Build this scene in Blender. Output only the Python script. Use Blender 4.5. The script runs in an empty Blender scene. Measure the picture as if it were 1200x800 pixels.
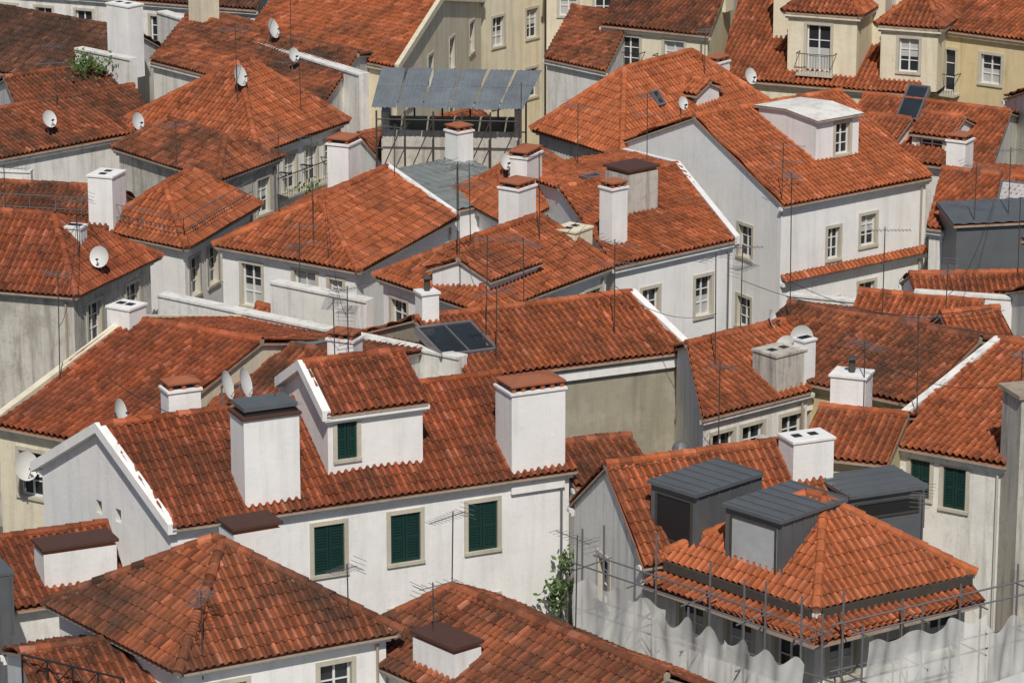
import bpy, math, random
import numpy as np
from mathutils import Vector
V=Vector
R=random.Random(7); NR=np.random.RandomState(3)
SC=bpy.context.scene; COL=SC.collection
Z=V((0,0,1))
# ---------------------------------------------------------------- materials
def mk(name):
    m=bpy.data.materials.new(name); m.use_nodes=True
    return m,m.node_tree,m.node_tree.nodes['Principled BSDF']
def nd(nt,t,ins=None,**props):
    n=nt.nodes.new(t)
    for k,v in props.items(): setattr(n,k,v)
    for k,v in (ins or {}).items():
        if isinstance(v,bpy.types.NodeSocket): nt.links.new(v,n.inputs[k])
        else: n.inputs[k].default_value=v
    return n
def mix(nt,fac,a,b,blend='MIX'):
    c=lambda x:(x if isinstance(x,bpy.types.NodeSocket) else (*x,1))
    return nd(nt,'ShaderNodeMix',{0:fac,6:c(a),7:c(b)},data_type='RGBA',blend_type=blend).outputs[2]
def ramp(nt,fac,stops,interp='LINEAR'):
    n=nd(nt,'ShaderNodeValToRGB',{0:fac}); cr=n.color_ramp; cr.interpolation=interp
    while len(cr.elements)<len(stops): cr.elements.new(.5)
    for e,(p,c) in zip(cr.elements,stops):
        e.position=p; e.color=(c,c,c,1) if isinstance(c,(int,float)) else (*c,1)
    return n.outputs[0]
def noise(nt,vec,scale,detail=4,rough=.6):
    return nd(nt,'ShaderNodeTexNoise',{'Vector':vec,'Scale':scale,'Detail':detail,'Roughness':rough}).outputs[0]
def vmul(nt,vec,v): return nd(nt,'ShaderNodeVectorMath',{0:vec,1:v},operation='MULTIPLY').outputs[0]
def mth(nt,op,a,b): return nd(nt,'ShaderNodeMath',{0:a,1:b},operation=op).outputs[0]
PITCH=.225; LEN=.37
def tile(name,base,dirt,var=.36,dcol=(.040,.031,.024)):
    m,nt,b=mk(name)
    uv=nd(nt,'ShaderNodeUVMap').outputs[0]
    sp=nd(nt,'ShaderNodeSeparateXYZ',{0:uv})
    ud_=mth(nt,'DIVIDE',sp.outputs[0],PITCH)
    u=mth(nt,'FLOOR',ud_,0.); v=mth(nt,'FLOOR',mth(nt,'DIVIDE',sp.outputs[1],LEN),0.)
    cb=nd(nt,'ShaderNodeCombineXYZ',{0:u,1:v}).outputs[0]
    wn=nd(nt,'ShaderNodeTexWhiteNoise',{'Vector':cb},noise_dimensions='2D').outputs[0]
    k=lambda s,g=0:tuple(min(1,c*s+g) for c in base)
    c=ramp(nt,wn,[(0,k(1-var*1.3)),(.2,k(1-var*.35)),(.6,base),(.88,k(1+var*.4,.006)),(.975,k(1+var,.02)),(1,k(1.3,.06))])
    pos=nd(nt,'ShaderNodeNewGeometry').outputs['Position']
    # sun-bleached dusty areas
    n0=ramp(nt,noise(nt,pos,.7,5,.7),[(.48,0.),(.72,.55)])
    c=mix(nt,n0,c,tuple(min(1,x*1.15+.035) for x in base))
    n1=ramp(nt,noise(nt,pos,.33,6,.68),[(.42,0.),(.68,1.)])
    c=mix(nt,mth(nt,'MULTIPLY',n1,min(1,dirt)),c,dcol)
    st=ramp(nt,noise(nt,vmul(nt,uv,(3.2,.35,1)),1.,4,.7),[(.46,0.),(.76,1.)])
    c=mix(nt,mth(nt,'MULTIPLY',st,min(.9,.9*dirt+.12)),c,tuple(x*1.3 for x in dcol))
    n2=ramp(nt,noise(nt,pos,5.,5,.75),[(.55,0.),(.72,1.)])
    c=mix(nt,mth(nt,'MULTIPLY',n2,.5*dirt),c,(.17,.12,.065))
    n3=ramp(nt,noise(nt,pos,1.9,6,.75),[(.35,.66),(.65,1.15)])
    c=mix(nt,1.,c,n3,'MULTIPLY')
    # rib shade painted into the channel colour between cover tiles, with moss and dust
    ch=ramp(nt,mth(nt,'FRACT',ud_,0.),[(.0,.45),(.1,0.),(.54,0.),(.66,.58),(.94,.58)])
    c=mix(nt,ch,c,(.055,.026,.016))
    nt.links.new(c,b.inputs['Base Color']); b.inputs['Roughness'].default_value=.85
    b.inputs['Specular IOR Level'].default_value=.22
    bp=nd(nt,'ShaderNodeBump',{'Height':noise(nt,pos,25.,3),'Strength':.35,'Distance':.02})
    nt.links.new(bp.outputs[0],b.inputs['Normal'])
    return m
def plaster(name,col,dirt=.3,dcol=(.17,.15,.12),patch=.0,pcol=(.3,.28,.25)):
    m,nt,b=mk(name)
    pos=nd(nt,'ShaderNodeNewGeometry').outputs['Position']
    c=mix(nt,ramp(nt,noise(nt,pos,.7,5,.6),[(.35,0.),(.65,1.)]),tuple(x*.92 for x in col),col)
    if patch>0:
        c=mix(nt,mth(nt,'MULTIPLY',ramp(nt,noise(nt,pos,.9,7,.7),[(.5,0.),(.6,1.)]),patch),c,pcol)
    s=ramp(nt,noise(nt,vmul(nt,pos,(2.6,2.6,.22)),1.,6,.7),[(.48,0.),(.76,1.)])
    c=mix(nt,mth(nt,'MULTIPLY',s,dirt),c,dcol)
    g=ramp(nt,noise(nt,pos,4.,6,.75),[(.55,0.),(.8,1.)])
    c=mix(nt,mth(nt,'MULTIPLY',g,dirt*.7),c,dcol)
    g2=ramp(nt,noise(nt,pos,.45,7,.75),[(.5,0.),(.62,1.)])
    c=mix(nt,mth(nt,'MULTIPLY',g2,dirt*.45),c,tuple(x*.58 for x in col))
    nt.links.new(c,b.inputs['Base Color']); b.inputs['Roughness'].default_value=.9
    b.inputs['Specular IOR Level'].default_value=.2
    bp=nd(nt,'ShaderNodeBump',{'Height':noise(nt,pos,7.,6,.7),'Strength':.3,'Distance':.04})
    nt.links.new(bp.outputs[0],b.inputs['Normal'])
    return m
def simple(name,col,rough=.6,metal=0.,var=.2,sc=3.,spec=.4):
    m,nt,b=mk(name)
    pos=nd(nt,'ShaderNodeNewGeometry').outputs['Position']
    c=mix(nt,noise(nt,pos,sc,5,.7),tuple(x*(1-var) for x in col),tuple(min(1,x*(1+var)) for x in col))
    nt.links.new(c,b.inputs['Base Color']); b.inputs['Roughness'].default_value=rough
    b.inputs['Metallic'].default_value=metal; b.inputs['Specular IOR Level'].default_value=spec
    return m
M=dict(
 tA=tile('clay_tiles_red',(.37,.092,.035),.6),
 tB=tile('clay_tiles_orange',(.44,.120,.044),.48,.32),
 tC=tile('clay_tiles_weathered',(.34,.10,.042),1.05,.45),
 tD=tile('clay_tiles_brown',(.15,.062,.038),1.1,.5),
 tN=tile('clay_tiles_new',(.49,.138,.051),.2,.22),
 wW=plaster('plaster_white',(.85,.84,.82),.22),
 wO=plaster('plaster_white_old',(.79,.775,.73),.6),
 wG=plaster('plaster_grey_dirty',(.56,.53,.47),.85,(.10,.09,.08),.45,(.30,.27,.23)),
 wB=plaster('render_beige',(.36,.33,.25),.55,(.14,.13,.11),.55,(.48,.44,.36)),
 wC=plaster('plaster_cream',(.77,.70,.53),.4),
 wY=plaster('plaster_yellow',(.68,.56,.33),.4,(.2,.17,.1)),
 stone=plaster('limestone_trim',(.54,.50,.41),.4),
 mortar=plaster('mortar',(.40,.33,.26),.7),
 brick=plaster('brick_terracotta',(.36,.12,.06),.6),
 glass=simple('window_glass',(.025,.03,.035),.12,0,.5,1.,.6),
 curtain=simple('curtain',(.45,.45,.43),.8,0,.2,2.),
 frame=simple('painted_frame_white',(.72,.72,.70),.5,0,.08),
 green=simple('shutter_green',(.009,.038,.033),.45,0,.25),
 iron=simple('iron_black',(.02,.02,.022),.5),
 alu=simple('aluminium_dull',(.26,.26,.27),.45,.6),
 rust=simple('metal_dark',(.08,.07,.06),.7,.3,.4),
 zinc=simple('zinc_sheet',(.14,.15,.16),.5,.3,.25,1.5),
 zincL=simple('corrugated_grey_sheet',(.20,.225,.245),.55,.25,.6,.9),
 panel=simple('wired_glass_panel',(.20,.22,.21),.3,0,.4,1.6),
 dish=simple('dish_white',(.60,.60,.58),.5,0,.1),
 slab=simple('slab_brown',(.085,.040,.030),.7,0,.3,4.),
 wood=simple('plank_wood',(.34,.25,.15),.8,0,.3),
 leaf=simple('leaves',(.07,.12,.03),.6,0,.6,6.),
 stem=simple('stem',(.08,.06,.04),.8),
 grnd=simple('street_cobble',(.10,.095,.09),.9,0,.3,2.),
 pvc=simple('plastic_sheet',(.42,.44,.45),.35,0,.3,2.),
 red=simple('cloth_red',(.45,.03,.03),.8), blue=simple('cloth_blue',(.06,.12,.35),.8),
)
m,nt,b=mk('scaffold_netting')
b.inputs['Base Color'].default_value=(.60,.60,.58,1); b.inputs['Roughness'].default_value=.6
pos=nd(nt,'ShaderNodeNewGeometry').outputs['Position']
fa=ramp(nt,noise(nt,vmul(nt,pos,(1,1,.6)),.9,5,.7),[(.3,.52),(.7,.92)])
nt.links.new(fa,b.inputs['Alpha']); M['net']=m
# ---------------------------------------------------------------- mesh builder
class MB:
    def __init__(s): s.v=[];s.f=[];s.m=[];s.uv=[];s.mats=[]
    def mi(s,k):
        if k not in s.mats: s.mats.append(k)
        return s.mats.index(k)
    def face(s,pts,mat):
        n=len(s.v); s.v+= [tuple(p) for p in pts]; s.uv+=[(p[0],p[1]) for p in pts]
        s.f.append(tuple(range(n,n+len(pts)))); s.m.append(s.mi(mat))
    def poly(s,vs,fs,mat,uvs=None):
        n=len(s.v); s.v+=[tuple(p) for p in vs]; s.uv+=(uvs if uvs else [(p[0],p[1]) for p in vs])
        i=s.mi(mat)
        for q in fs: s.f.append(tuple(n+k for k in q)); s.m.append(i)
    def box(s,o,ax,ay,az,mat):
        o,ax,ay,az=V(o),V(ax),V(ay),V(az)
        p=[o,o+ax,o+ax+ay,o+ay]; p=p+[q+az for q in p]
        s.poly(p,[(0,3,2,1),(4,5,6,7),(0,1,5,4),(1,2,6,5),(2,3,7,6),(3,0,4,7)],mat)
    def tube(s,a,b,r,mat,n=6,r2=None):
        a,b=V(a),V(b); d=(b-a)
        if d.length<1e-6: return
        d.normalize(); x=d.orthogonal().normalized(); y=d.cross(x); r2=r if r2 is None else r2
        vs=[]
        for c,q in((a,r),(b,r2)):
            for i in range(n):
                t=2*math.pi*i/n; vs.append(c+(x*math.cos(t)+y*math.sin(t))*q)
        s.poly(vs,[(i,(i+1)%n,n+(i+1)%n,n+i) for i in range(n)]+[tuple(range(n))[::-1],tuple(range(n,2*n))],mat)
    def obj(s,name,parent=None,smooth=False):
        me=bpy.data.meshes.new(name); me.from_pydata(s.v,[],s.f)
        for k in s.mats: me.materials.append(M[k])
        me.polygons.foreach_set('material_index',s.m)
        uvl=me.uv_layers.new(name='UVMap')
        li=np.empty(len(me.loops),dtype=np.int32); me.loops.foreach_get('vertex_index',li)
        uvl.data.foreach_set('uv',np.array(s.uv,dtype=np.float32)[li].ravel())
        if smooth: me.polygons.foreach_set('use_smooth',[True]*len(me.polygons))
        me.update(); o=bpy.data.objects.new(name,me); COL.objects.link(o)
        if parent: o.parent=parent
        return o
def empty(name):
    o=bpy.data.objects.new(name,None); COL.objects.link(o); return o
def sheet(mb,pts,mat,pitch=PITCH,L=LEN,amp=1.5,lipa=1.25,jit=.010,und=.035):
    P=[np.array(p,dtype=float) for p in pts]
    n=np.cross(P[1]-P[0],P[2]-P[0]); n/=np.linalg.norm(n)
    if n[2]<0: n=-n
    t=np.array([0,0,1.])-n*n[2]; t/=np.linalg.norm(t); s=np.cross(t,n)
    O=min(P,key=lambda p:p@t)
    S=np.array([(p-O)@s for p in P]); T=np.array([(p-O)@t for p in P])
    s0,s1=S.min(),S.max()
    ph=np.array([0,.12,.3,.48,.6,.8]); hh=np.array([0,.042,.055,.042,0,-.012])*amp
    k=np.arange(math.floor(s0/pitch)-1,math.ceil(s1/pitch)+1)
    ss=(k[:,None]*pitch+ph[None]*pitch).ravel()
    ss=np.concatenate([[s0+1e-4],ss[(ss>s0+2e-3)&(ss<s1-2e-3)],[s1-1e-4]])
    fr=(ss/pitch)%1.; h=np.interp(fr,list(ph)+[1],list(hh)+[0]); ki=np.floor(ss/pitch).astype(int)
    lo=np.full(len(ss),1e9); hi=np.full(len(ss),-1e9)
    for i in range(len(P)):
        a,b=i,(i+1)%len(P)
        if abs(S[a]-S[b])<1e-9: continue
        w=(ss-S[a])/(S[b]-S[a]); ok=(w>=-1e-9)&(w<=1+1e-9); tt=T[a]+w*(T[b]-T[a])
        lo=np.where(ok,np.minimum(lo,tt),lo); hi=np.where(ok,np.maximum(hi,tt),hi)
    rows=int(math.ceil(T.max()/L))
    tr=[];lip=[]
    for r in range(rows): tr+=[r*L,(r+1)*L-.004]; lip+=[.03*lipa,0.]
    tr=np.array(tr); lip=np.array(lip)
    J=NR.uniform(-jit,jit,(rows,ki.max()-ki.min()+1))[:,ki-ki.min()]; J=np.repeat(J,2,axis=0)
    tt=np.clip(tr[:,None],lo[None],hi[None])
    p1,p2,p3=(R.uniform(0,6) for _ in range(3))
    U=und*(np.sin(ss*.85+p1)[None]*np.cos(tt*.9+p2)+.5*np.sin(ss*2.1+p3)[None]*np.sin(tt*1.7+p1))
    hg=h[None]+lip[:,None]+.03+und+J+U
    Q=O+s*ss[None,:,None]+t*tt[:,:,None]+n*hg[:,:,None]
    nr,nc=tt.shape; so=R.randint(0,400)*pitch; to=R.randint(0,200)*L
    uv=np.stack([np.broadcast_to(ss+so+1e-4,(nr,nc)),tt+to+np.where(np.arange(nr)%2==0,.004,-.002)[:,None]],-1).reshape(-1,2)
    d=(tt[1:]-tt[:-1]); keep=(d[:,:-1]>1e-5)|(d[:,1:]>1e-5)
    ii,jj=np.nonzero(keep); a=ii*nc+jj
    F=np.stack([a,a+1,a+nc+1,a+nc],-1)
    mb.poly(Q.reshape(-1,3).tolist(),F.tolist(),mat,[tuple(x) for x in uv.tolist()])
def caps(mb,p,q,mat,r=.155):
    p,q=V(p),V(q)
    if p.z>q.z: p,q=q,p
    d=q-p; n=max(1,round(d.length/.4)); d/=n; du=d.normalized()
    side=du.cross(Z).normalized(); up=side.cross(du)
    so=R.randint(0,500)*PITCH
    for i in range(n):
        a=p+d*i+up*(.06+R.uniform(-.01,.01))+side*R.uniform(-.012,.012); vs=[]
        for c,rr in((a,r),(a+d*1.02,r*.84)):
            for k in range(7):
                t=math.pi*(k/6*1.16-.08); vs.append(c+side*math.cos(t)*rr+up*(math.sin(t)*rr+.02))
        mb.poly(vs,[(k,k+1,k+8,k+7) for k in range(6)]+[tuple(range(7))],mat,[(so+i*PITCH*3+.05,.1)]*14)
    mb.tube(p+up*.03,q+up*.03,r*.78,'mortar',8)
# ---------------------------------------------------------------- walls & windows
def louver(mb,o,u,n,w,h):
    mb.box(o,u*w,-n*.03,Z*h,'green')
    for x in(0,w-.07): mb.box(o+u*x+n*.003,u*.07,n*.03,Z*h,'green')
    for z in(0,h*.5-.03,h-.07): mb.box(o+Z*z+n*.002,u*w,n*.026,Z*.07,'green')
    k=int(h/.09)
    for i in range(k): mb.box(o+u*.07+Z*(.07+i*(h-.12)/k)+n*.002,u*(w-.14),n*.018,Z*.035,'green')
def window(mb,o,u,n,w,h,style):
    if style!='v':
        sw=.13
        mb.box(o-u*sw-Z*.1,u*(w+2*sw),n*.07,Z*.1,'stone')
        mb.box(o-u*sw+Z*h,u*(w+2*sw),n*.035,Z*sw,'stone')
        for x in(-sw,w): mb.box(o+u*x,u*sw,n*.03,Z*h,'stone')
    dep=.06 if style=='s' else .17
    for a,b in((o,o+Z*h),(o+Z*h,o+Z*h+u*w),(o+Z*h+u*w,o+u*w),(o+u*w,o)):
        mb.face([a,b,b-n*.22,a-n*.22],'stone' if style!='v' else 'wO')
    q=o-n*dep
    if style=='s':
        louver(mb,q+u*.01,u,n,w/2-.02,h); louver(mb,q+u*(w/2+.01),u,n,w/2-.02,h)
        mb.face([q-n*.1,q-n*.1+u*w,q-n*.1+u*w+Z*h,q-n*.1+Z*h],'iron')
    elif style in('v','d'):
        mb.face([q,q+u*w,q+u*w+Z*h,q+Z*h],'iron')
    else:
        mb.face([q,q+u*w,q+u*w+Z*h,q+Z*h],'glass')
        if R.random()<.5: mb.box(q+n*.004+Z*h*R.choice([.45,0]),u*w,n*.004,Z*h*.5,'curtain')
        for x in(0,w/2-.035,w-.06): mb.box(q+u*x+n*.01,u*.065,n*.04,Z*h,'frame')
        for z in(0,h*.33,h*.66,h-.06): mb.box(q+Z*z+n*.01,u*w,n*.035,Z*(.06 if z in(0,h-.06) else .035),'frame')
    if style=='b':
        b0=o-u*.3-Z*.12; W=w+.6
        mb.box(b0,u*W,n*.6,Z*.1,'stone')
        top=b0+Z*1.0
        for a,b in((top+n*.58,top+n*.58+u*W),(top,top+n*.58),(top+u*W,top+u*W+n*.58)): mb.tube(a,b,.022,'iron',4)
        k=int(W/.13)
        for i in range(k+1): mb.tube(b0+n*.57+u*(W*i/k)+Z*.1,top+n*.57+u*(W*i/k),.011,'iron',4)
def wall(mb,P,Q,z0,z1,wins,mat,wo=None):
    P,Q=V((*P,0)),V((*Q,0)); u=(Q-P); L=u.length; u.normalize(); n=V((u.y,-u.x,0))
    W=[]
    for (c,drop,w,h,st) in wins:
        x=max(.1,min(L-w-.1,c-w/2)); zt=z1-drop
        if zt-h<z0+.1: continue
        W.append((x,x+w,zt-h,zt,st))
    xs=sorted({0,L,*[a[0] for a in W],*[a[1] for a in W]}); zs=sorted({z0,z1,*[a[2] for a in W],*[a[3] for a in W]})
    for i in range(len(xs)-1):
        for j in range(len(zs)-1):
            cx=(xs[i]+xs[i+1])/2; cz=(zs[j]+zs[j+1])/2
            if any(a[0]<cx<a[1] and a[2]<cz<a[3] for a in W): continue
            mb.face([P+u*xs[i]+Z*zs[j],P+u*xs[i+1]+Z*zs[j],P+u*xs[i+1]+Z*zs[j+1],P+u*xs[i]+Z*zs[j+1]],mat)
    for a in W: window(wo or mb,P+u*a[0]+Z*a[2],u,n,a[1]-a[0],a[3]-a[2],a[4])
class Bd: pass
BD={}
def bld(key,name,xy,z,rise,axis='a',hl=0,hr=0,rf=.5,tm='tA',wm='wW',wins=(),z0=0.,verge='',parent=None,o=.28,og=.1,cornice=True,sheetkw=None,pipe=True):
    b=Bd(); BD[key]=b
    A,B,D=(V(xy[i:i+2]) for i in(0,2,4)); C=B+D-A
    b.A,b.B,b.C,b.D,b.z=A,B,C,D,z
    b.e=parent or empty(name)
    q=[A,B,C,D] if axis=='a' else [B,C,D,A]
    ua=(q[1]-q[0]); la=ua.length; ua.normalize(); ud=(q[3]-q[0]); ld=ud.length; ud.normalize()
    def P(i,j,zz): p=q[0]+ua*i+ud*j; return V((p.x,p.y,zz))
    mw=MB(); mo=MB()
    ed={'f':(A,B),'r':(B,C),'b':(C,D),'l':(D,A)}
    for k,(p,r) in ed.items():
        L=(r-p).length; ws=[]
        for w in wins:
            if w[0]!=k: continue
            if len(w)==4:
                for fl in range(w[2]):
                    for i in range(w[1]):
                        ws.append((L*(i+.5)/w[1]+R.uniform(-.15,.15),.75+3*fl,.9,1.45,w[3]))
            else: ws.append((L*w[1],*w[2:]))
        wall(mw,p,r,z0,z,ws,wm,wo=mo)
    zr=z+rise; jr=rf*ld
    if rise>0:
        if hl==0: mw.face([P(0,ld,z),P(0,0,z),P(0,jr,zr)],wm)
        if hr==0: mw.face([P(la,0,z),P(la,ld,z),P(la,jr,zr)],wm)
    if cornice:
        for k,(p,r) in ed.items():
            if axis=='a' and ((k=='l' and hl==0) or (k=='r' and hr==0)): continue
            if axis=='d' and ((k=='f' and hl==0) or (k=='b' and hr==0)): continue
            u=(r-p).normalized(); n=V((u.y,-u.x,0)); u3=V((u.x,u.y,0)); L=(r-p).length
            mw.box(V((p.x,p.y,z-.36))-u3*.1,u3*(L+.2),n*.1,Z*.10,wm)
            mw.box(V((p.x,p.y,z-.26))-u3*.16,u3*(L+.32),n*.18,Z*.12,wm)
    if pipe and parent is None and cornice:
        u=(B-A).normalized(); n=V((u.y,-u.x,0)); s=V((B.x,B.y,0))-V((u.x,u.y,0))*.28+n*.07
        mo.tube(s+Z*.2,s+Z*(z-.4),.04,R.choice(['curtain','alu','mortar']),6)
    b.walls=mw.obj('walls',b.e)
    if mo.v: mo.obj('windows',b.e)
    kw=sheetkw or {}
    mr=MB(); mc=MB()
    sf=rise/max(jr,.1); sb=rise/max(ld-jr,.1)
    i0,i1=(-o if hl else -og),(la+(o if hr else og))
    ze=z-o*sf*.8; zb=z-o*sb*.8
    F=[P(i0,-o,ze),P(i1,-o,ze),P(la-hr if hr else i1,jr,zr),P(hl if hl else i0,jr,zr)]
    K=[P(i1,ld+o,zb),P(i0,ld+o,zb),F[3],F[2]]
    faces=[F,K]
    if hl: faces.append([K[1],F[0],F[3]])
    if hr: faces.append([F[1],K[0],F[2]])
    for fc in faces:
        if len(fc)==4 and (fc[2]-fc[3]).length<.02: fc=fc[:3]
        sheet(mr,fc,tm,**kw)
        n=len(fc); lowr=[p-Z*.07 for p in fc]
        mr.face([p+Z*.005 for p in fc],'brick'); mr.face(lowr[::-1],'mortar')
        mr.face([lowr[0],lowr[1],fc[1],fc[0]],'mortar')
        for i in range(1,n): mr.face([lowr[i],lowr[(i+1)%n],fc[(i+1)%n],fc[i]],'mortar')
    if not kw:
        if (F[2]-F[3]).length>.1: caps(mc,F[3],F[2],tm)
        if hl: caps(mc,F[0],F[3],tm); caps(mc,K[1],F[3],tm)
        if hr: caps(mc,F[1],F[2],tm); caps(mc,K[0],F[2],tm)
    def vg(p,r,sgn,wd=.26):
        d=V((ua.x,ua.y,0))*sgn
        mc.box(p-d*.12-Z*.12,d*wd,r-p,Z*.31,wm if wm!='wB' else 'wW')
    for c in verge:
        if c=='l': vg(F[0],F[3],-1); vg(K[1],K[2],-1)
        if c=='r': vg(F[1],F[2],1); vg(K[0],K[3],1)
    b.roof=mr.obj('roof_tiles',b.e)
    if mc.v: mc.obj('ridge_caps',b.e)
    def at(fi,fj):
        p=A+(B-A)*fi+(D-A)*fj
        i=(fi*la if axis=='a' else fj*la); j=(fj*ld if axis=='a' else (1-fi)*ld)
        k=min(j/jr,(ld-j)/(ld-jr))
        if hl: k=min(k,i/hl)
        if hr: k=min(k,(la-i)/hr)
        return V((p.x,p.y,z+rise*max(-.1,k)))
    b.at=at
    b.x=(B-A).normalized(); b.x=V((b.x.x,b.x.y,0)); b.y=V((-b.x.y,b.x.x,0))
    return b
def shed(key,name,xy,z,rise,tm,wm,wins=(),z0=0.,parent=None,kw=None):
    return bld(key,name,xy,z,rise,'a',rf=.96,tm=tm,wm=wm,wins=wins,z0=z0,parent=parent,sheetkw=kw,og=.15,o=.15,cornice=False)
bld('main','white_house',(-9.7,96.4,1.7,101.7,-14.0,101.7),9,2.0,verge='l',wins=[('f',x,y,.95,1.5,'s') for y in(.75,3.75) for x in(.115,.385,.577,.775)]+[('l',.45,.3,.3,.4,'v'),('l',.6,.3,.3,.4,'v')])
bld('corner','white_house',(8.1,89.6,12.4,92.3,4.2,93.6),9.0,1.9,'d',2.5,2.5,tm='tN',wm='wO',wins=[('f',3,3,'g'),('l',3,3,'g')],o=.15)
bld('m2b','white_house',(3.6,93.3,9.3,95.8,1.8,98.1),9,1.9,tm='tB',wm='wO',wins=[('l',.45,.9,.8,1.3,'g'),('l',.75,3.2,.9,2.0,'b'),('l',.3,4.2,.9,1.4,'g')])
bld('f1','white_house',(-8.4,85.3,-3.3,88.0,-12.1,90.0),9,2.0,'d',2.8,2.8,tm='tC',wins=[('f',2,2,'g')])
bld('f2','tiled_house',(-4.4,89.4,1.8,82.1,-.4,92.6),8,1.3,tm='tC',hl=1.2,wm='wO')
bld('f3','tiled_house',(-15.3,91.6,-10.7,93.7,-17,96.5),8,1.0,tm='tA',wm='wO')
bld('f1b','tiled_house',(-11.9,84.6,-8.6,86.0,-13.4,89.1),7.9,.8,tm='tC')
bld('m3','beige_gable_house',(-1.4,111.1,5.7,114.3,-4.9,116.1),9,1.15,tm='tB',wm='wB',verge='r')
bld('m4','white_house',(-.9,119.1,3.4,125.1,-4.6,123.7),9,1.4,'a',2.5,1.0,tm='tB',wins=[('l',3,2,'g'),('f',4,2,'g')])
bld('m5','white_house',(-5.6,124.7,-2.3,132.5,-10.7,128.2),9,1.4,'a',2.6,.0,tm='tB',wins=[('l',.22,.6,.9,1.6,'g'),('l',.62,.5,1.,1.9,'b'),('l',.85,.6,.6,1.0,'g')],verge='r')
bld('m6','tiled_house',(-15.9,106,-11.6,103.4,-8.7,117.5),9,1.65,tm='tA',wm='wC',verge='l',wins=[('f',2,2,'g')])
bld('m6b','tiled_house',(-9.7,105.5,-5.7,103.8,-6.3,116.1),9,1.1,tm='tC',wm='wO')
bld('m7','old_house',(-21.9,123.4,-15.4,121.4,-19.7,128.5),9,1.9,'a',0,2.2,tm='tA',wm='wG',wins=[('r',2,2,'g')])
bld('m8a','white_house',(-12.1,128.2,-10,134.4,-15.4,130.8),9,1.4,'a',2,2,tm='tB',wins=[('f',4,2,'g')])
bld('m8b','white_house',(-21.2,131.2,-15.2,129.9,-20.7,136.3),9,1.0,tm='tC')
bld('m9a','white_house',(-10.5,143.7,-7.3,149.4,-16.9,147.7),9,2.4,'a',4.2,1.5,tm='tB',wins=[('f',4,3,'b')])
bld('m9b','long_tiled_house',(-22.7,140.6,-15.1,147.7,-25.2,147.7),9,1.0,tm='tC',wm='wO')
bld('m10','old_house',(-11.7,138.7,-9.6,142.6,-16.2,144.2),9,.9,'d',1.5,1.5,tm='tC',wm='wG',wins=[('f',2,2,'g')])
bld('m11','old_house',(-25.9,162.1,-18.6,155.9,-22.9,169.2),9,1.8,tm='tD',wm='wO',wins=[('f',4,1,'g')])
bld('m13','yellow_house',(-12.2,162.7,-5.1,155.7,-8.6,178.7),10,1.6,tm='tB',wm='wC',verge='r',wins=[('r',4,2,'g')])
bld('m13b','tiled_house',(-16.2,159.1,-8,149.9,-13.9,169.4),9.6,1.0,tm='tC',wm='wO')
bld('m15','yellow_apartment_house',(-2.95,170.3,1.7,176.3,-7.15,175.0),12.6,1,tm='tB',wm='wC',wins=[('f',3,3,'g'),('l',3,2,'g')])
bld('m16','tiled_house',(4.5,143.2,11.3,151.9,1.15,148.0),9,2.4,'a',3.1,3.1,tm='tN',wm='wO')
bld('m17','cream_house',(4.25,163,8.9,160.5,6.7,173.5),10.5,1.5,tm='tC',wm='wC',wins=[('f',.25,.5,1.,1.5,'b'),('f',.68,.5,1.,1.5,'b')])
bld('m17b','tiled_house',(1.6,161.1,4.2,158.3,4.2,172.5),9.3,1.2,tm='tC',wm='wO')
bld('m18','cream_house',(9.4,158.3,17.9,154.9,11.9,170.3),9,2.4,tm='tB',wm='wC',wins=[('f',.12,.3,1.,.9,'g')])
bld('m19','yellow_apartment_house',(18.2,157.4,22.9,153.9,21.7,170.3),11.5,1.6,tm='tB',wm='wY',wins=[('f',.22,.9,1.1,1.9,'b'),('f',.62,.9,1.,1.3,'g'),('f',.62,3.6,1.,1.6,'g'),('f',.22,3.8,1.1,1.6,'g')])
bld('m20','large_white_house',(10.4,134.4,16.5,139.1,4.2,144.2),9,2.3,tm='tN',wins=[('f',.36,1.4,.62,1.25,'g'),('f',.6,1.15,.8,1.25,'g'),('f',.36,4.3,.62,1.2,'g'),('f',.6,3.9,.85,1.5,'g'),('f',.36,6.6,.62,1.2,'g'),('f',.6,6.4,.85,1.5,'g'),
  ('l',.8,1.4,.85,1.25,'g'),('l',.54,3.2,.8,1.7,'g'),('l',.8,4.3,.85,1.2,'g'),('l',.38,.2,.9,1.1,'g'),('l',.54,6,.8,1.7,'g')])
bld('m21a','tiled_house',(13.5,143.2,19.1,139.9,16.3,152.8),9,1.3,tm='tB',wm='wO')
bld('m21b','tiled_house',(15.7,130.8,20.2,128.2,18,141.4),9,.9,tm='tB',wm='wO')
shed('m21c','zinc_clad_building',(16.4,128.2,20,128.9,16.1,131.2),9.7,.15,'zinc','zinc',kw=dict(pitch=.5,L=30,amp=.5,und=0))
bld('m22','yellow_low_house',(7,112.6,12.7,108.2,11.7,118.8),9,1.1,tm='tC',wm='wY',wins=[('f',4,2,'g')])
bld('m23','tiled_house',(6.0,107.4,9.5,110.3,5.4,114.8),8.8,1.2,tm='tB',wm='wO',wins=[('f',3,2,'g')])
bld('m24','white_house',(11.2,104.2,14.8,101.9,19.9,114.6),9,1.6,tm='tB',wm='wO',verge='l',wins=[('f',.33,.4,.65,1.2,'s'),('f',.6,.45,.75,1.3,'s')])
bld('m26','tiled_house',(8.75,103,11.2,102.1,10.3,107.3),9,.7,tm='tB',wm='wY')
bld('m27','white_house',(3.7,125.1,8.2,128.9,0,139.1),9,1.1,tm='tB',verge='r',wins=[('f',.75,1.2,.8,1.5,'g'),('f',.3,1.2,.8,1.5,'g')])
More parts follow.
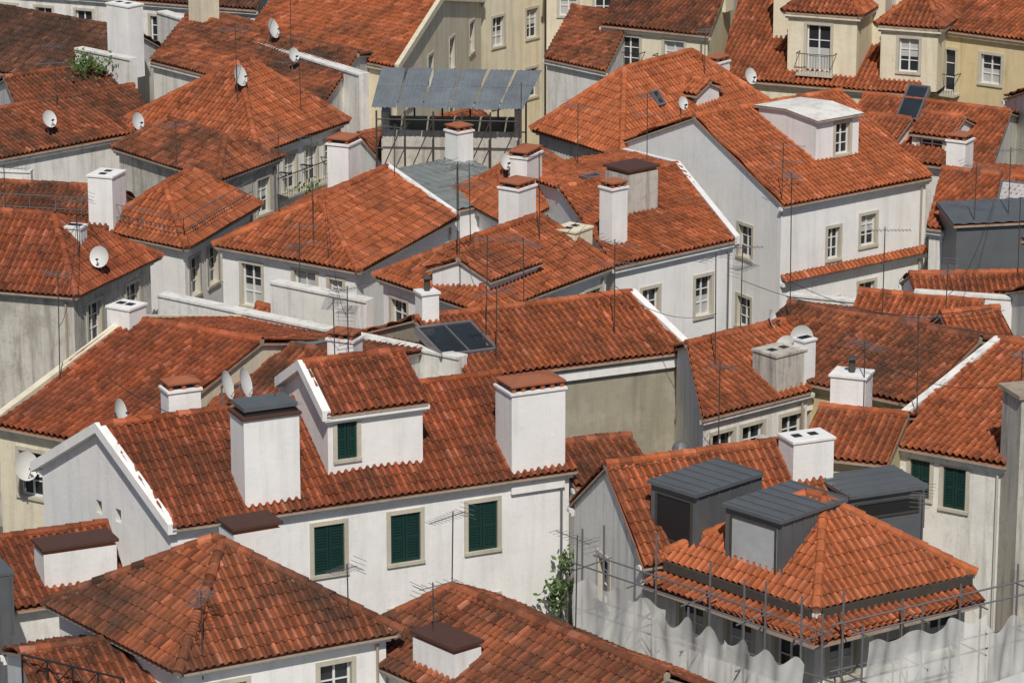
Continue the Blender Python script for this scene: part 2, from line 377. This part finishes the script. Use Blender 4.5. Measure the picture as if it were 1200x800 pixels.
bld('fil1','white_house',(0,131.2,3,137.7,-2.3,136.3),9,1.0,'a',1.5,1.5,tm='tB')
bld('hut','small_tiled_hut',(14.8,114.9,16.7,115.6,14.1,116.7),9,.7,tm='tB',wm='wB',wins=[('f',.5,.3,.8,.7,'d')])
bld('m29','white_annex',(14.4,122.5,19.1,122.7,14.1,124.6),8.5,.5,tm='tB')
shed('m31','glazed_roof_house',(-2.3,133.2,.5,135.6,-4.9,138.7),9,.35,'panel','wW',kw=dict(pitch=.45,L=1.1,amp=.7,und=0))
bld('m30','tiled_house',(-29.7,176.3,-12.3,169.4,-28,194.4),10,2,tm='tD',wm='wO',wins=[('f',9,2,'g')])
bld('m30b','cream_house',(1.7,173.9,24.8,171.7,1.8,186.2),11,2,tm='tB',wm='wC',wins=[('f',12,2,'g')])
bld('g1','tiled_house',(-4.8,145,0.2,150,-8,150),7.5,1.2,tm='tC',wm='wO')
bld('g2','tiled_house',(11.5,118.5,15.5,117,13,124),8,1.0,tm='tB',wm='wO')
bld('g3','tiled_house',(-9.8,121.5,-6,118.6,-8.2,124.5),7.2,.8,tm='tB',wm='wW',wins=[('f',3,1,'g')])
bld('g4','tiled_house',(5.9,102.5,8.8,103.9,5.0,106.0),7.4,.7,tm='tB',wm='wG')
bld('g5','tiled_house',(1.9,101.8,4.2,102.6,.6,105.4),8.4,.6,tm='tC',wm='wO')
bld('g7','tiled_house',(19,112,26,113,17,121),9,1.5,tm='tB',wm='wO')
bld('g8','tiled_house',(-21,150,-17,153,-23,156),9,1.,tm='tC',wm='wO')
bld('g9','tiled_house',(22,139,29,141,21,149),10,1.5,tm='tB',wm='wO')
# ---------------------------------------------------------------- dormers
def dormer(key,bk,fi,fj,w,dep,h,rise,axis='a',wins=(),tm='tA',wm='wW',back=.3,**k):
    b=BD[bk]; p=b.at(fi,fj); x,y=b.x,b.y
    xy=(p.x,p.y,p.x+x.x*w,p.y+x.y*w,p.x+y.x*dep,p.y+y.y*dep)
    e=empty('dormer'); e.parent=b.e
    return bld(key,'dormer',xy,p.z+h,rise,axis,tm=tm,wm=wm,wins=wins,z0=p.z-back,parent=e,o=.2,**k)
dormer('d1','main',.42,.10,3.0,3.4,2.05,.95,wins=[('f',.2,.35,.62,1.15,'s')],verge='l')
dormer('d2','m20',.42,.16,2.3,3.4,1.75,.15,wins=[('f',.62,.3,.75,1.25,'g')],tm='wO',sheetkw=dict(pitch=5,L=9,amp=0,lipa=0,jit=0,und=0),cornice=False)
dormer('d3','m18',.33,.05,3.2,3.5,2.9,.9,'a',hl=1,hr=1,wins=[('f',.45,.6,1.1,2.1,'b')],tm='tB',wm='wC')
dormer('d4','m18',.80,.05,2.6,3.5,2.6,.9,'a',hl=1,hr=1,tm='tB',wm='wC',wins=[('f',.5,.6,.9,1.5,'g')])
dormer('d5','m16',.55,.12,1.6,2,.7,.35,'d',tm='tN',cornice=False)
dormer('d6','m21a',.45,.1,1.7,2.4,.7,.5,'a',tm='tB',wins=[('f',.5,.1,1.,.5,'g')],cornice=False)
dormer('d7','m21a',.1,.05,1.7,2.4,.6,.5,'a',tm='tB',wins=[('f',.5,.1,1.,.5,'g')],cornice=False)
dormer('d8','m4',.1,.1,3.0,2.4,.5,.5,'a',tm='tB',wins=[('f',2,1,'g')],cornice=False)
# ---------------------------------------------------------------- roof furniture
def chimney(bk,fi,fj,w,d,h,style='hood',wm='wW',sunk=.9):
    b=BD[bk]; p=b.at(fi,fj); x,y=b.x,b.y; m=MB(); o=p-x*w/2-y*d/2
    m.box(o-Z*sunk,x*w,y*d,Z*(h+sunk),wm)
    t=o+Z*h
    def slab(z,e,th,mat): m.box(t-x*e-y*e+Z*z,x*(w+2*e),y*(d+2*e),Z*th,mat)
    if style=='hood':
        slab(.0,.05,.07,wm)
        k=max(2,int(w/.35))
        for i in range(k+1):
            for yy in(0.03,d-.15): m.box(t+x*(.03+(w-.18)*i/k)+y*yy+Z*.07,x*.12,y*.12,Z*.16,'brick')
        m.box(t+x*.18+y*.18+Z*.07,x*(w-.36),y*(d-.36),Z*.14,'iron')
        slab(.23,.02,.05,'brick')
        c=t+x*w/2+y*d/2+Z*.40
        q=[t+Z*.28,t+Z*.28+x*w,t+Z*.28+x*w+y*d,t+Z*.28+y*d]
        r0,r1=c-x*(w/2-d/2+.02)*.9,c+x*(w/2-d/2+.02)*.9
        for fc in([q[0],q[1],r1,r0],[q[2],q[3],r0,r1],[q[1],q[2],r1],[q[3],q[0],r0]): m.face(fc,'brick')
    elif style=='zinc':
        slab(0,.06,.08,'slab'); m.box(t+x*.1+y*.1+Z*.08,x*(w-.2),y*(d-.2),Z*.16,'iron'); slab(.24,-.03,.12,'zinc')
    elif style=='slab':
        m.box(t+x*.05+y*.05,x*(w-.1),y*(d-.1),Z*.12,'brick'); slab(.12,.06,.08,'slab')
    elif style=='open':
        for i in range(2): m.box(t+x*(w*(.25+.4*i)-.12)+y*(d/2-.12),x*.26,y*.26,Z*.02,'iron')
        slab(-.08,.04,.07,wm)
    elif style=='pipe':
        slab(0,.05,.07,wm); c=t+x*w/2+y*d/2; m.tube(c,c+Z*.5,.1,'rust',8); m.tube(c+Z*.5,c+Z*.62,.2,'rust',8,.05)
    m.obj('chimney',b.e)
for a in [('main',.262,.09,1.7,1.1,2.35,'zinc'),('main',.925,.07,1.75,1.15,2.15,'hood'),('main',.23,.62,1.0,.7,1.1,'hood'),
 ('m6',.0,.48,.9,.9,.7,'open'),('m6b',.75,.42,.9,.7,1.0,'hood'),('m8a',.02,.95,1.2,1.0,2.0,'open'),('m5',.9,.75,1.1,.9,1.7,'hood'),
 ('m4',.9,.75,1.1,.9,1.5,'hood'),('m4',.98,.3,1.1,1.,.9,'open','wC'),('m27',.42,.3,1.5,1.3,1.5,'slab','wG'),('m27',.1,.12,.75,.7,2.1,'hood'),
 ('fil1',.4,.3,1.4,.8,1.1,'hood'),('m2b',.95,.35,1.3,.9,1.0,'open'),('m26',.3,.6,1.1,.9,1.2,'pipe'),('f3',.75,.15,2.1,.9,.9,'slab'),
 ('f1',.97,1.0,1.4,1.0,1.2,'slab'),('f2',.36,.12,1.7,.9,.6,'slab'),('m9b',.2,.3,.9,.8,1.2,'hood'),('m11',1.06,.3,1.4,.9,2.4,'open'),('m13b',.1,.5,1.,1.,1.5,'hood','wC'),
 ('m23',.75,.1,1.3,1.1,1.1,'open','wG'),('m23',.98,.05,.5,.5,1.5,'open'),('m3',.05,.5,.6,.6,.9,'pipe'),('m18',.28,.3,1.0,1.0,3.2,'hood','wC'),
 ('m18',.74,.3,1.1,1.1,3.0,'hood','wC'),('m16',.9,.5,.9,.7,.8,'hood'),('m21b',.1,.6,.8,.8,1.2,'hood'),
 ('m7',.8,.5,.6,.6,.5,'open'),('m15',.3,.3,1,1,2,'hood'),('m30b',.3,.3,1.2,1,2,'hood'),('m30b',.6,.3,1.2,1,2,'hood'),('m30',.5,.3,1.2,1,2,'hood'),
 ('m31',.9,.9,.8,.8,1.2,'hood'),('m17',.95,.4,1.1,.9,1.6,'hood','wC')]: chimney(*a)
def skylight(bk,fi,fj,w,l,mat='glass'):
    b=BD[bk]; p=b.at(fi,fj); q=b.at(fi,fj+.02); t=(q-p).normalized(); x=b.x; n=x.cross(t).normalized()
    if n.z<0:n=-n
    m=MB(); o=p+n*.13-x*w/2
    for a,u,v in((o,x*w,t*.09),(o+t*(l-.09),x*w,t*.09),(o+t*.09,x*.08,t*(l-.18)),(o+x*(w-.08)+t*.09,x*.08,t*(l-.18))): m.box(a-n*.15,u,v,n*.27,'alu')
    m.box(o+x*.08+t*.09-n*.1,x*(w-.16),t*(l-.18),n*.16,mat)
    if w>1.3: m.box(o+x*w/2+t*.09+n*.06,x*.05,t*(l-.18),n*.05,'alu')
    m.obj('skylight',b.e)
for a in [('m3',.07,.14,2.0,1.7),('m6b',.25,.5,1.5,1.6,'panel'),('m21b',.6,.25,1.3,2.0,'curtain'),('m21a',.35,.3,1.,3.2),('m21a',.7,.15,.9,1.4),('m2b',.35,.25,.6,.9),('m16',.35,.2,.5,.8),('m27',.3,.5,.8,1.2)]: skylight(*a)
def antenna(p,h=2.6,yaw=None,lean=.02):
    m=MB(); p=V(p); yaw=R.uniform(0,6.28) if yaw is None else yaw
    top=p+V((R.uniform(-lean,lean)*h,R.uniform(-lean,lean)*h,h)); m.tube(p-Z*.5,top,.019,'rust',5)
    for k in range(R.choice([1,1,2])):
        d=V((math.cos(yaw+k*.7),math.sin(yaw+k*.7),0)); s=V((-d.y,d.x,0)); c=top-Z*(.12+.7*k); L=R.uniform(.9,1.6)
        m.tube(c-d*L*.35,c+d*L*.65,.013,'alu',4); n=R.randint(6,11)
        for i in range(n):
            q=c+d*L*(-.3+.93*i/(n-1)); w=.34-.014*i; m.tube(q-s*w,q+s*w,.007,'alu',4)
        q=c-d*L*.35
        for zz in(-.2,-.08,.08,.2): m.tube(q-s*.28+Z*zz*.9-d*abs(zz)*.5,q+s*.28+Z*zz*.9-d*abs(zz)*.5,.007,'alu',4)
    m.obj('tv_antenna')
def dish(p,r=.42,face=(.75,-.6,.35),h=.7):
    p=V(p); f_=V((face[0]+R.uniform(-.25,.25),face[1]+R.uniform(-.2,.2),face[2])).normalized(); x=f_.cross(Z).normalized(); y=x.cross(f_); m=MB()
    r*=.85; c=p+Z*h; vs=[c-f_*.0];rings=5;N=20
    for k in range(1,rings+1):
        for i in range(N):
            t=6.2832*i/N; rr=r*k/rings; vs.append(c+x*math.cos(t)*rr+y*math.sin(t)*rr*1.08+f_*(.28*rr*rr/r))
    fs=[(0,1+i,1+(i+1)%N) for i in range(N)]
    for k in range(rings-1): fs+=[(1+k*N+i,1+(k+1)*N+i,1+(k+1)*N+(i+1)%N,1+k*N+(i+1)%N) for i in range(N)]
    m.poly(vs,fs,'dish'); m.tube(p-Z*.5,c-f_*.1,.03,'alu',5); m.tube(c-f_*.1,c,.06,'alu',6)
    l=c+f_*r*1.0-y*.1; m.tube(c-y*r*.9+f_*.2*r,l,.014,'alu',4); m.tube(l,l-f_*.12,.04,'rust',6)
    m.obj('satellite_dish')
def at(bk,fi,fj): return BD[bk].at(fi,fj)
for a in [('main',.305,.13,2.6),('m6b',.9,.3,3.4),('m6',.05,.2,3.6),('m5',.05,.35,4.2),('m5',.95,.4,2.2),('m4',.3,.5,3),('m4',.7,.3,3.4),('m3',.5,.5,2.4),
 ('m3',.2,.25,3.6),('m27',.7,.45,3.4),('m22',.1,.35,5.2),('m20',.0,.0,2.4),('m16',.7,.3,2.2),('fil1',.5,.5,3.2),('m8a',.5,.5,2.2),('m9a',.3,.3,3.4),('m9a',.7,.1,2.4),
 ('m9b',.6,.4,2.8),('m7',.4,.5,1.8),('m13',.5,.4,2.5),('m13b',.7,.3,3.),('m24',.9,.1,2.8),('m23',.5,.5,3.),('m26',.5,.5,2.3),
 ('f1',.85,.05,1.6),('f1',.1,.0,1.9),('f2',.06,.6,2.6),('f2',.4,.9,2.8),('f2',.32,.1,2.2),('m21c',.2,.1,2.2),('m21c',.6,.3,2.6),('hut',.2,.8,2.),('m18',.6,.3,2.),('corner',.9,.2,1.8),
 ('m4',.05,.3,4.6),('m4',.15,.45,3.8),('m3',.75,.15,3.4),('m3',.15,.05,2.6),('m6b',.95,.15,3.8),('m5',.3,.8,3.2),('m27',.5,.9,2.6),('m22',.3,.8,3.2),('m23',.2,.3,3.8),
 ('m29',.8,.4,3.),('g4',.3,.5,3.2),('g3',.4,.5,3.4),('m7',.9,.3,2.4),('m24',.1,.1,3.4)]:
    antenna(at(*a[:3]),a[3])
for a in [('main',.10,.7,.42,(.8,-.4,.3)),('main',.30,.5,.48,(.9,-.3,.3)),('main',.345,.5,.5,(.9,-.3,.3)),('main',.26,.8,.45),('m7',1.0,.35,.42,(-.3,-.9,.3)),('m9b',.5,.1,.4),('m10',.3,1.,.4),('m9a',.4,.35,.5),
 ('m13b',.55,.4,.5),('m13b',.75,.2,.35),('m23',.85,.15,.45,(-.3,-.9,.2)),('m23',1.0,.2,.45,(.3,-.9,.2)),('m22',.1,.2,.35),('m2b',.93,.9,.35),('m16',.95,.2,.4),('fil1',.2,.4,.35),('m20',.02,.6,.3)]:
    dish(at(*a[:3])+V((0,0,.1)),a[3],*( [a[4]] if len(a)>4 else []))
dish((-15.0,105.0,7.6),.5,(.8,-.6,.3),.3)
# ---------------------------------------------------------------- zinc dormers & scaffold on the corner house
c=BD['corner']; ud=V((*(c.D-c.A).normalized(),0)); ux=V((*(c.B-c.A).normalized(),0))
def zdorm(p,x,y,w,dep,h,front):
    e=empty('zinc_dormer'); e.parent=c.e; m=MB(); p=V(p)
    m.box(p-Z*.8,x*w,y*dep,Z*(h+.8),'zinc')
    m.box(p-y*.12-x*.08+Z*h,x*(w+.16),y*(dep+.15),Z*.1,'zinc')
    k=int(dep/.4)
    for i in range(k+1):
        yy=y*(dep*i/k)
        m.box(p+yy+Z*(h+.1)-x*.06,x*(w+.12),y*.03,Z*.045,'zinc')
        for s in(-.035,w): m.box(p+yy+x*s-Z*.3,x*.035,y*.03,Z*(h+.28),'zinc')
    m.obj('cladding',e); g=MB()
    q=p+x*.16+Z*.22-y*.012
    g.box(q,x*(w-.32),y*.01,Z*(h-.4),front)
    for a,u,v in((q-y*.03,x*(w-.32),Z*.06),(q-y*.03+Z*(h-.46),x*(w-.32),Z*.06),(q-y*.03+Z*.06,x*.06,Z*(h-.52)),(q-y*.03+x*(w-.38)+Z*.06,x*.06,Z*(h-.52))): g.box(a,u,y*.028,v,'rust')
    g.obj('opening',e)
nl=V((ud.y,-ud.x,0)); nl=nl if nl.dot(ux)>0 else -nl
A3=V((c.A.x,c.A.y,9.))
zdorm(A3+ud*3.6+nl*.35+Z*.1,-ud,nl,2.0,2.6,1.75,'pvc')
zdorm(A3+ud*6.4+nl*.35+Z*.1,-ud,nl,1.7,2.6,1.75,'iron')
b=BD['m2b']; zdorm(V((9.5,95.6,9.1)),b.x,b.y,2.4,1.8,.9,'iron')
sk=MB()
nf=V((ux.y,-ux.x,0)); C3=V((c.B.x,c.B.y,9.)); D3=V((c.D.x,c.D.y,9.))
oo=.85
co=A3+(nf-nl)*oo*1.0
for (p,q,po,qo) in((A3,C3,co,C3+nf*oo),(D3,A3,D3-nl*oo,co)):
    sheet(sk,[po-Z*.62,qo-Z*.62,q-Z*.28,p-Z*.28],'tB',und=.0)
    sk.face([po-Z*.64,qo-Z*.64,q-Z*.3,p-Z*.3],'brick')
    sk.face([po-Z*.74,qo-Z*.74,q-Z*.74,p-Z*.74],'mortar'); sk.face([po-Z*.74,qo-Z*.74,qo-Z*.64,po-Z*.64],'mortar')
    u=(q-p); nn=V((u.y,-u.x,0)).normalized(); sk.box(p-Z*.28+nn*.19,u,nn*.10,Z*.26,'rust')
sk.obj('eaves_skirt',c.e)
sc=MB(); net=empty('scaffold_netting_sheets')
def netting(p,u,L,z1,z0,n,sag):
    m=MB(); nx,nz=90,50; vs=[]
    f1=R.uniform(0,9)
    for j in range(nz+1):
        for i in range(nx+1):
            s=i/nx; t=j/nz; top=z1-sag*(math.sin(s*math.pi*3+f1)**2)
            zz=top+(z0-top)*t; x=s*L; y=t*7
            d=.10*math.sin(2.6*x+.5*y+f1)+.05*math.sin(6.1*x-.7*y+2*f1)+.02*math.sin(13*x+1.3*y)+.05*math.sin(1.1*y+f1+.8*x)+.03*math.sin(3.3*y+1.9*x)
            vs.append(p+u*(x+.05*math.sin(1.3*y+f1))+n*d+Z*(zz-p.z))
    m.poly(vs,[(j*(nx+1)+i,j*(nx+1)+i+1,(j+1)*(nx+1)+i+1,(j+1)*(nx+1)+i) for j in range(nz) for i in range(nx)],'net')
    m.obj('net',net,True)
for (p,q,n) in((D3-ud*-1.2,A3,-nl),(A3,C3+ux*3.6,nf)):
    u=(q-p); L=u.length+1.2; u.normalize(); k=int(L/1.7); st=p+n*1.15
    for i in range(k+1):
        for off in(0,.85):
            s=st+u*(L*i/k-.0)+n*off; s.z=0
            sc.tube(s,s+Z*(9+R.uniform(-.3,1.3)),.03,'alu',6)
    for zz in(2.2,4.2,6.2,7.6,8.9):
        for off in(0,.85):
            s=st+n*off; s=V((s.x,s.y,zz)); sc.tube(s-u*.4,s+u*(L+.4),.026,'alu',5)
        for i in range(k+1):
            s=st+u*(L*i/k); s=V((s.x,s.y,zz-.05)); sc.tube(s-n*.3,s+n*1.15,.024,'alu',5)
        if zz in(4.2,6.2):
            s=V((st.x,st.y,zz+.04)); sc.box(s+n*.1,u*L,n*.6,Z*.05,'wood')
    for i in range(0,k,2):
        s=st+u*(L*i/k)+n*.9; a=V((s.x,s.y,4.2)); sc.tube(a,a+u*(L/k)+Z*3.4,.024,'alu',5)
    s0=V((st.x,st.y,0))
    netting(s0+n*1.08,u,L*.40,8.75,1.5,n,.25); netting(s0+n*1.2+u*L*.38,u,L*.33,8.6,1.2,n,.4); netting(s0+n*1.1+u*L*.69,u,L*.34,8.45,1.0,n,.3)
sc.obj('scaffolding')
m=MB(); s=V((C3.x,C3.y,6.75))+nf*2.6-ux*1.4
for i in range(12):
    a=s+ux*(5.2*i/12); d=nf*(.05*math.sin(i*1.3)); d2=nf*(.05*math.sin((i+1)*1.3)); e_=a+ux*(5.2/12)
    m.face([a+d-Z*.9,e_+d2-Z*.9,e_+d2+Z*(.15+.04*math.sin(i)),a+d+Z*(.15+.04*math.sin(i-1))],'frame')
    if 2<i<10: m.box(a+nf*.09-Z*.45,ux*.22,nf*.01,Z*.28,'iron')
m.obj('banner')
m=MB(); m.box((15.0,100.9,0),(1.3,.4,0),(-.4,1.2,0),(0,0,11.3),'wG'); m.box((14.92,100.8,11.3),(1.46,.45,0),(-.45,1.36,0),(0,0,.12),'mortar'); m.obj('rendered_chimney_stack')
m=MB(); p=V((-14.6,89.6,8)); m.box(p,(1.3,.5,0),(-.5,1.1,0),(0,0,1.7),'zinc'); m.box(p+V((-.05,-.05,1.7)),(1.4,.55,0),(-.55,1.2,0),(0,0,.08),'zinc')
for i in range(4): m.box(p+V((.3+.3*i,.1+.115*i,0)),(.03,.012,0),(.01,-.04,0),(0,0,1.7),'zinc')
m.obj('zinc_clad_box')
m=MB(); o=V((16.75,137.6,9.0)); u=V((1.3,.8,0)); v=V((.9,-3.6,-1.6))
for i in range(9): m.box(o+u*i/8,u.normalized()*.09,v,Z*.05,'frame')
for i in range(4): m.box(o+v*(i/3.05)-Z*.06,u,v.normalized()*.06,Z*.05,'alu')
m.box(o+Z*-9,V((.1,0,0)),V((0,.1,0)),Z*8.9,'alu'); m.box(o+u-Z*9,V((.1,0,0)),V((0,.1,0)),Z*8.9,'alu')
m.obj('slatted_canopy')
e=empty('ruin_with_metal_canopy')
A,B,D=V((-5.5,142.2,0)),V((.3,141.7,0)),V((-5.2,145.6,0)); u=(B-A).normalized(); v=(D-A)
m=MB()
for i in range(6):
    a0=A+u*(-.2+i*1.03); a1=a0+u*1.02; zo=.02*(i%2)
    sheet(m,[a0+Z*(11+zo),a1+Z*(11+zo),a1+v+Z*(11.95+zo)+u*.1*i,a0+v+Z*(11.95+zo)+u*.1*i],'zincL',pitch=.2,L=1.9,amp=.55,jit=.004,und=.02)
m.obj('metal_roof',e)
m=MB()
for i in range(6):
    p=A+u*5.8*i/5
    for w_ in(V((0,0,0)),v): m.tube(p+w_,p+w_+Z*(10.95 if w_.length<.1 else 11.85),.04,'rust',6)
for zz in(6.5,8,9.4,10.6): m.tube(A+Z*zz,B+Z*zz,.03,'rust',5); m.tube(A+v+Z*zz,B+v+Z*zz,.03,'rust',5)
for i in range(5): m.tube(A+u*5.8*i/5+Z*8,A+u*5.8*(i+1)/5+Z*10.6,.025,'rust',5)
m.box(A+Z*8.0+V((0,.1,0)),u*5.8,V((0,.6,0)),Z*.06,'wood')
m.obj('frame_tubes',e)
m=MB(); wall(m,(-5.3,143.4),(.1,142.9),0,9.9,[(1.2,1.6,1,1.6,'d'),(3.9,1.5,1,1.6,'d')],'wG'); m.box((-5.35,143.5,0),(.3,0,0),(0,3,0),Z*10.6,'wG'); m.box((.1,142.9,0),(.3,0,0),(0,3,0),Z*10.8,'wG')
m.box((-5.2,145.3,0),(5.5,-.3,0),(0,.3,0),Z*10,'wB'); m.obj('ruined_walls',e)
def pwall(p,q,z,th,h,mat):
    p,q=V((*p,z-h)),V((*q,z-h)); u=(q-p); n=V((u.y,-u.x,0)).normalized(); m=MB()
    m.box(p,u,-n*th,Z*h,mat); m.box(p+n*.05+Z*h,u,-n*(th+.1),Z*.08,'wO'); m.obj('party_wall')
pwall((-16.7,166.2),(-6.6,151.7),10.4,.5,8,'wO'); pwall((-12.2,119.0),(-1.7,111.2),9.5,.4,9,'wO')
pwall((-19.4,156.5),(-16.7,154),10.6,.4,5,'wO'); pwall((-8.3,118.8),(-4.9,116.3),10.0,.4,5,'wO'); pwall((14,120.5),(18.5,119.3),9.2,.3,6,'wW')
pwall((-24,138.6),(-19,137.8),9.4,.3,5,'wO'); pwall((10.0,126),(14.2,124.4),7.6,.3,7,'wO')
b=BD['m3']; m=MB(); p=V((b.A.x,b.A.y,8.42)); q=V((b.B.x,b.B.y,8.42)); u=(q-p); n=V((u.y,-u.x,0)).normalized(); m.box(p-u*.01,u*1.02,n*.14,Z*.38,'wW'); m.obj('cornice_band',b.e)
b=BD['m20']; m=MB(); p=V((b.A.x,b.A.y,0)); q=V((b.B.x,b.B.y,0)); u=(q-p).normalized(); n=V((u.y,-u.x,0)); L=(q-p).length
sheet(m,[p+n*.32+Z*5.85,p+n*.32+u*L+Z*5.85,p+u*L+Z*6.1,p+Z*6.1],'tN',und=0); m.box(p+Z*5.68,u*L,n*.2,Z*.14,'wW'); m.obj('string_course',b.e)
m=MB()
def rail(pts,h=.95):
    for a,b_ in zip(pts,pts[1:]):
        a,b_=V(a),V(b_); k=max(1,int((b_-a).length/.9))
        for z in(h,h*.5): m.tube(a+Z*z,b_+Z*z,.018,'alu',4)
        for i in range(k+1): s=a+(b_-a)*i/k; m.tube(s,s+Z*h,.016,'alu',4)
g=BD['m8a']; rail([g.at(-.0,1.0),g.at(0,0),g.at(1,0)]); g=BD['m8b']; rail([g.at(0,.1),g.at(1,.1)])
m.obj('rooftop_railing')
m=MB(); a=V((-12.6,86.3,8.9)); bq=V((-9.8,84.6,8.9))
m.tube(a,bq,.03,'iron',5); m.tube(a-Z*.9,bq-Z*.9,.03,'iron',5)
for i in range(5):
    s=a+(bq-a)*i/4; m.tube(s,s-Z*1.2,.03,'iron',5)
    if i<4: t=a+(bq-a)*(i+1)/4; m.tube(s,t-Z*.9,.02,'iron',4); m.tube(s-Z*.9,t,.02,'iron',4)
m.obj('iron_railing')
def cable(a,b_,sag):
    m=MB(); a,b_=V(a),V(b_); N=14; P=[a+(b_-a)*i/N-Z*sag*4*(i/N)*(1-i/N) for i in range(N+1)]
    for p,q in zip(P,P[1:]): m.tube(p,q,.011,'iron',4)
    m.obj('overhead_cable')
for s,t,g in((('main',.0,.45),('main',.27,.1),.5),(('m3',.2,.3),('m27',.1,.2),.8),(('m22',.1,.3),('m24',.2,.4),.7),(('m5',.1,.3),('m6b',.8,.4),1.),(('m23',.5,.5),('m24',.1,.4),.6),(('m9a',.3,.3),('m13b',.6,.3),.8),
  (('m3',.75,.15),('m23',.2,.3),.5),(('m4',.05,.3),('m3',.5,.5),.7),(('m6',.05,.2),('m7',.9,.3),1.),(('m26',.5,.5),('m24',.9,.1),.5),(('m21c',.5,.2),('m22',.9,.4),.8)):
    cable(at(*s)+Z*1.8,at(*t)+Z*1.8,g)
def plant(p,rx,rz,n,name='climbing_plant',sz=.11):
    m=MB(); p=V(p)
    cl=[(V((R.gauss(0,.5)*rx,R.gauss(0,.4)*rx,R.uniform(-1,1)*rz)),R.uniform(.25,.5)*rx) for _ in range(9)]
    for c_,_ in cl: m.tube(p-Z*rz,p+c_,.02,'stem',4,.008)
    for i in range(n):
        c_,r=R.choice(cl); q=p+c_+V((R.gauss(0,r),R.gauss(0,r),R.gauss(0,r)))
        a=V((R.gauss(0,1),R.gauss(0,1),R.gauss(0,1))).normalized(); b_=a.orthogonal().normalized(); s=sz*R.uniform(.5,1.2)
        m.face([q-a*s,q-b_*s*.5,q+a*s,q+b_*s*.5],'leaf')
    m.obj(name)
plant((1.6,100.9,4.9),.5,1.4,800); plant((2.6,98.5,2.4),.8,.9,700,'potted_shrub'); plant((-18.6,154.6,10.2),.6,.3,350,'rooftop_shrub'); plant((-8.1,141.5,7),.5,.9,300,'potted_shrub')
m=MB(); p=V((5.3,107.2,6.9)); m.tube(p-Z*.5,p+Z*.6,.12,'alu',10)
zz=[.0,.12,.26,.4,.5]; rr=[.16,.26,.29,.24,.1]
for k in range(4): m.tube(p+Z*(.6+zz[k]),p+Z*(.6+zz[k+1]),rr[k],'alu',14,rr[k+1])
m.obj('roof_ventilator')
m=MB()
for i,(x,cn) in enumerate(((0,'red'),(.5,'frame'),(1.,'blue'),(1.5,'frame'))):
    o=V((5.0+x,161.9-x*.5,8.0)); m.box(o,V((.38,-.2,0)),V((.01,.02,0)),Z*.6,cn)
m.tube((4.6,162.1,8.62),(7.2,160.8,8.62),.01,'iron',4); m.obj('laundry_line')
m=MB(); m.face([(-1500,-300,0),(1500,-300,0),(1500,2500,0),(-1500,2500,0)],'grnd'); m.obj('ground')
# ---------------------------------------------------------------- camera & light
cam=bpy.data.objects.new('camera',bpy.data.cameras.new('camera')); COL.objects.link(cam)
cam.location=(0,0,42); cam.rotation_euler=(math.radians(74),0,0); cam.data.lens=126; cam.data.sensor_width=36; cam.data.clip_end=4000; SC.camera=cam
sd=V((.04,-1,0)).normalized(); el=math.radians(50)
sv=V((sd.x*math.cos(el),sd.y*math.cos(el),math.sin(el)))
L=bpy.data.lights.new('sun','SUN'); L.energy=3.7; L.angle=math.radians(.5); L.color=(1,.945,.865)
so=bpy.data.objects.new('sun',L); COL.objects.link(so); so.rotation_euler=(-sv).to_track_quat('-Z','Y').to_euler()
w=bpy.data.worlds.new("World"); SC.world=w; w.use_nodes=True; nt=w.node_tree
sky=nt.nodes.new('ShaderNodeTexSky'); sky.sky_type='NISHITA'; sky.sun_disc=False; sky.sun_elevation=el; sky.sun_rotation=math.atan2(sd.x,sd.y)
nt.links.new(sky.outputs[0],nt.nodes['Background'].inputs[0]); nt.nodes['Background'].inputs[1].default_value=.062
SC.view_settings.view_transform='Standard'; SC.view_settings.look='None'; SC.view_settings.exposure=0
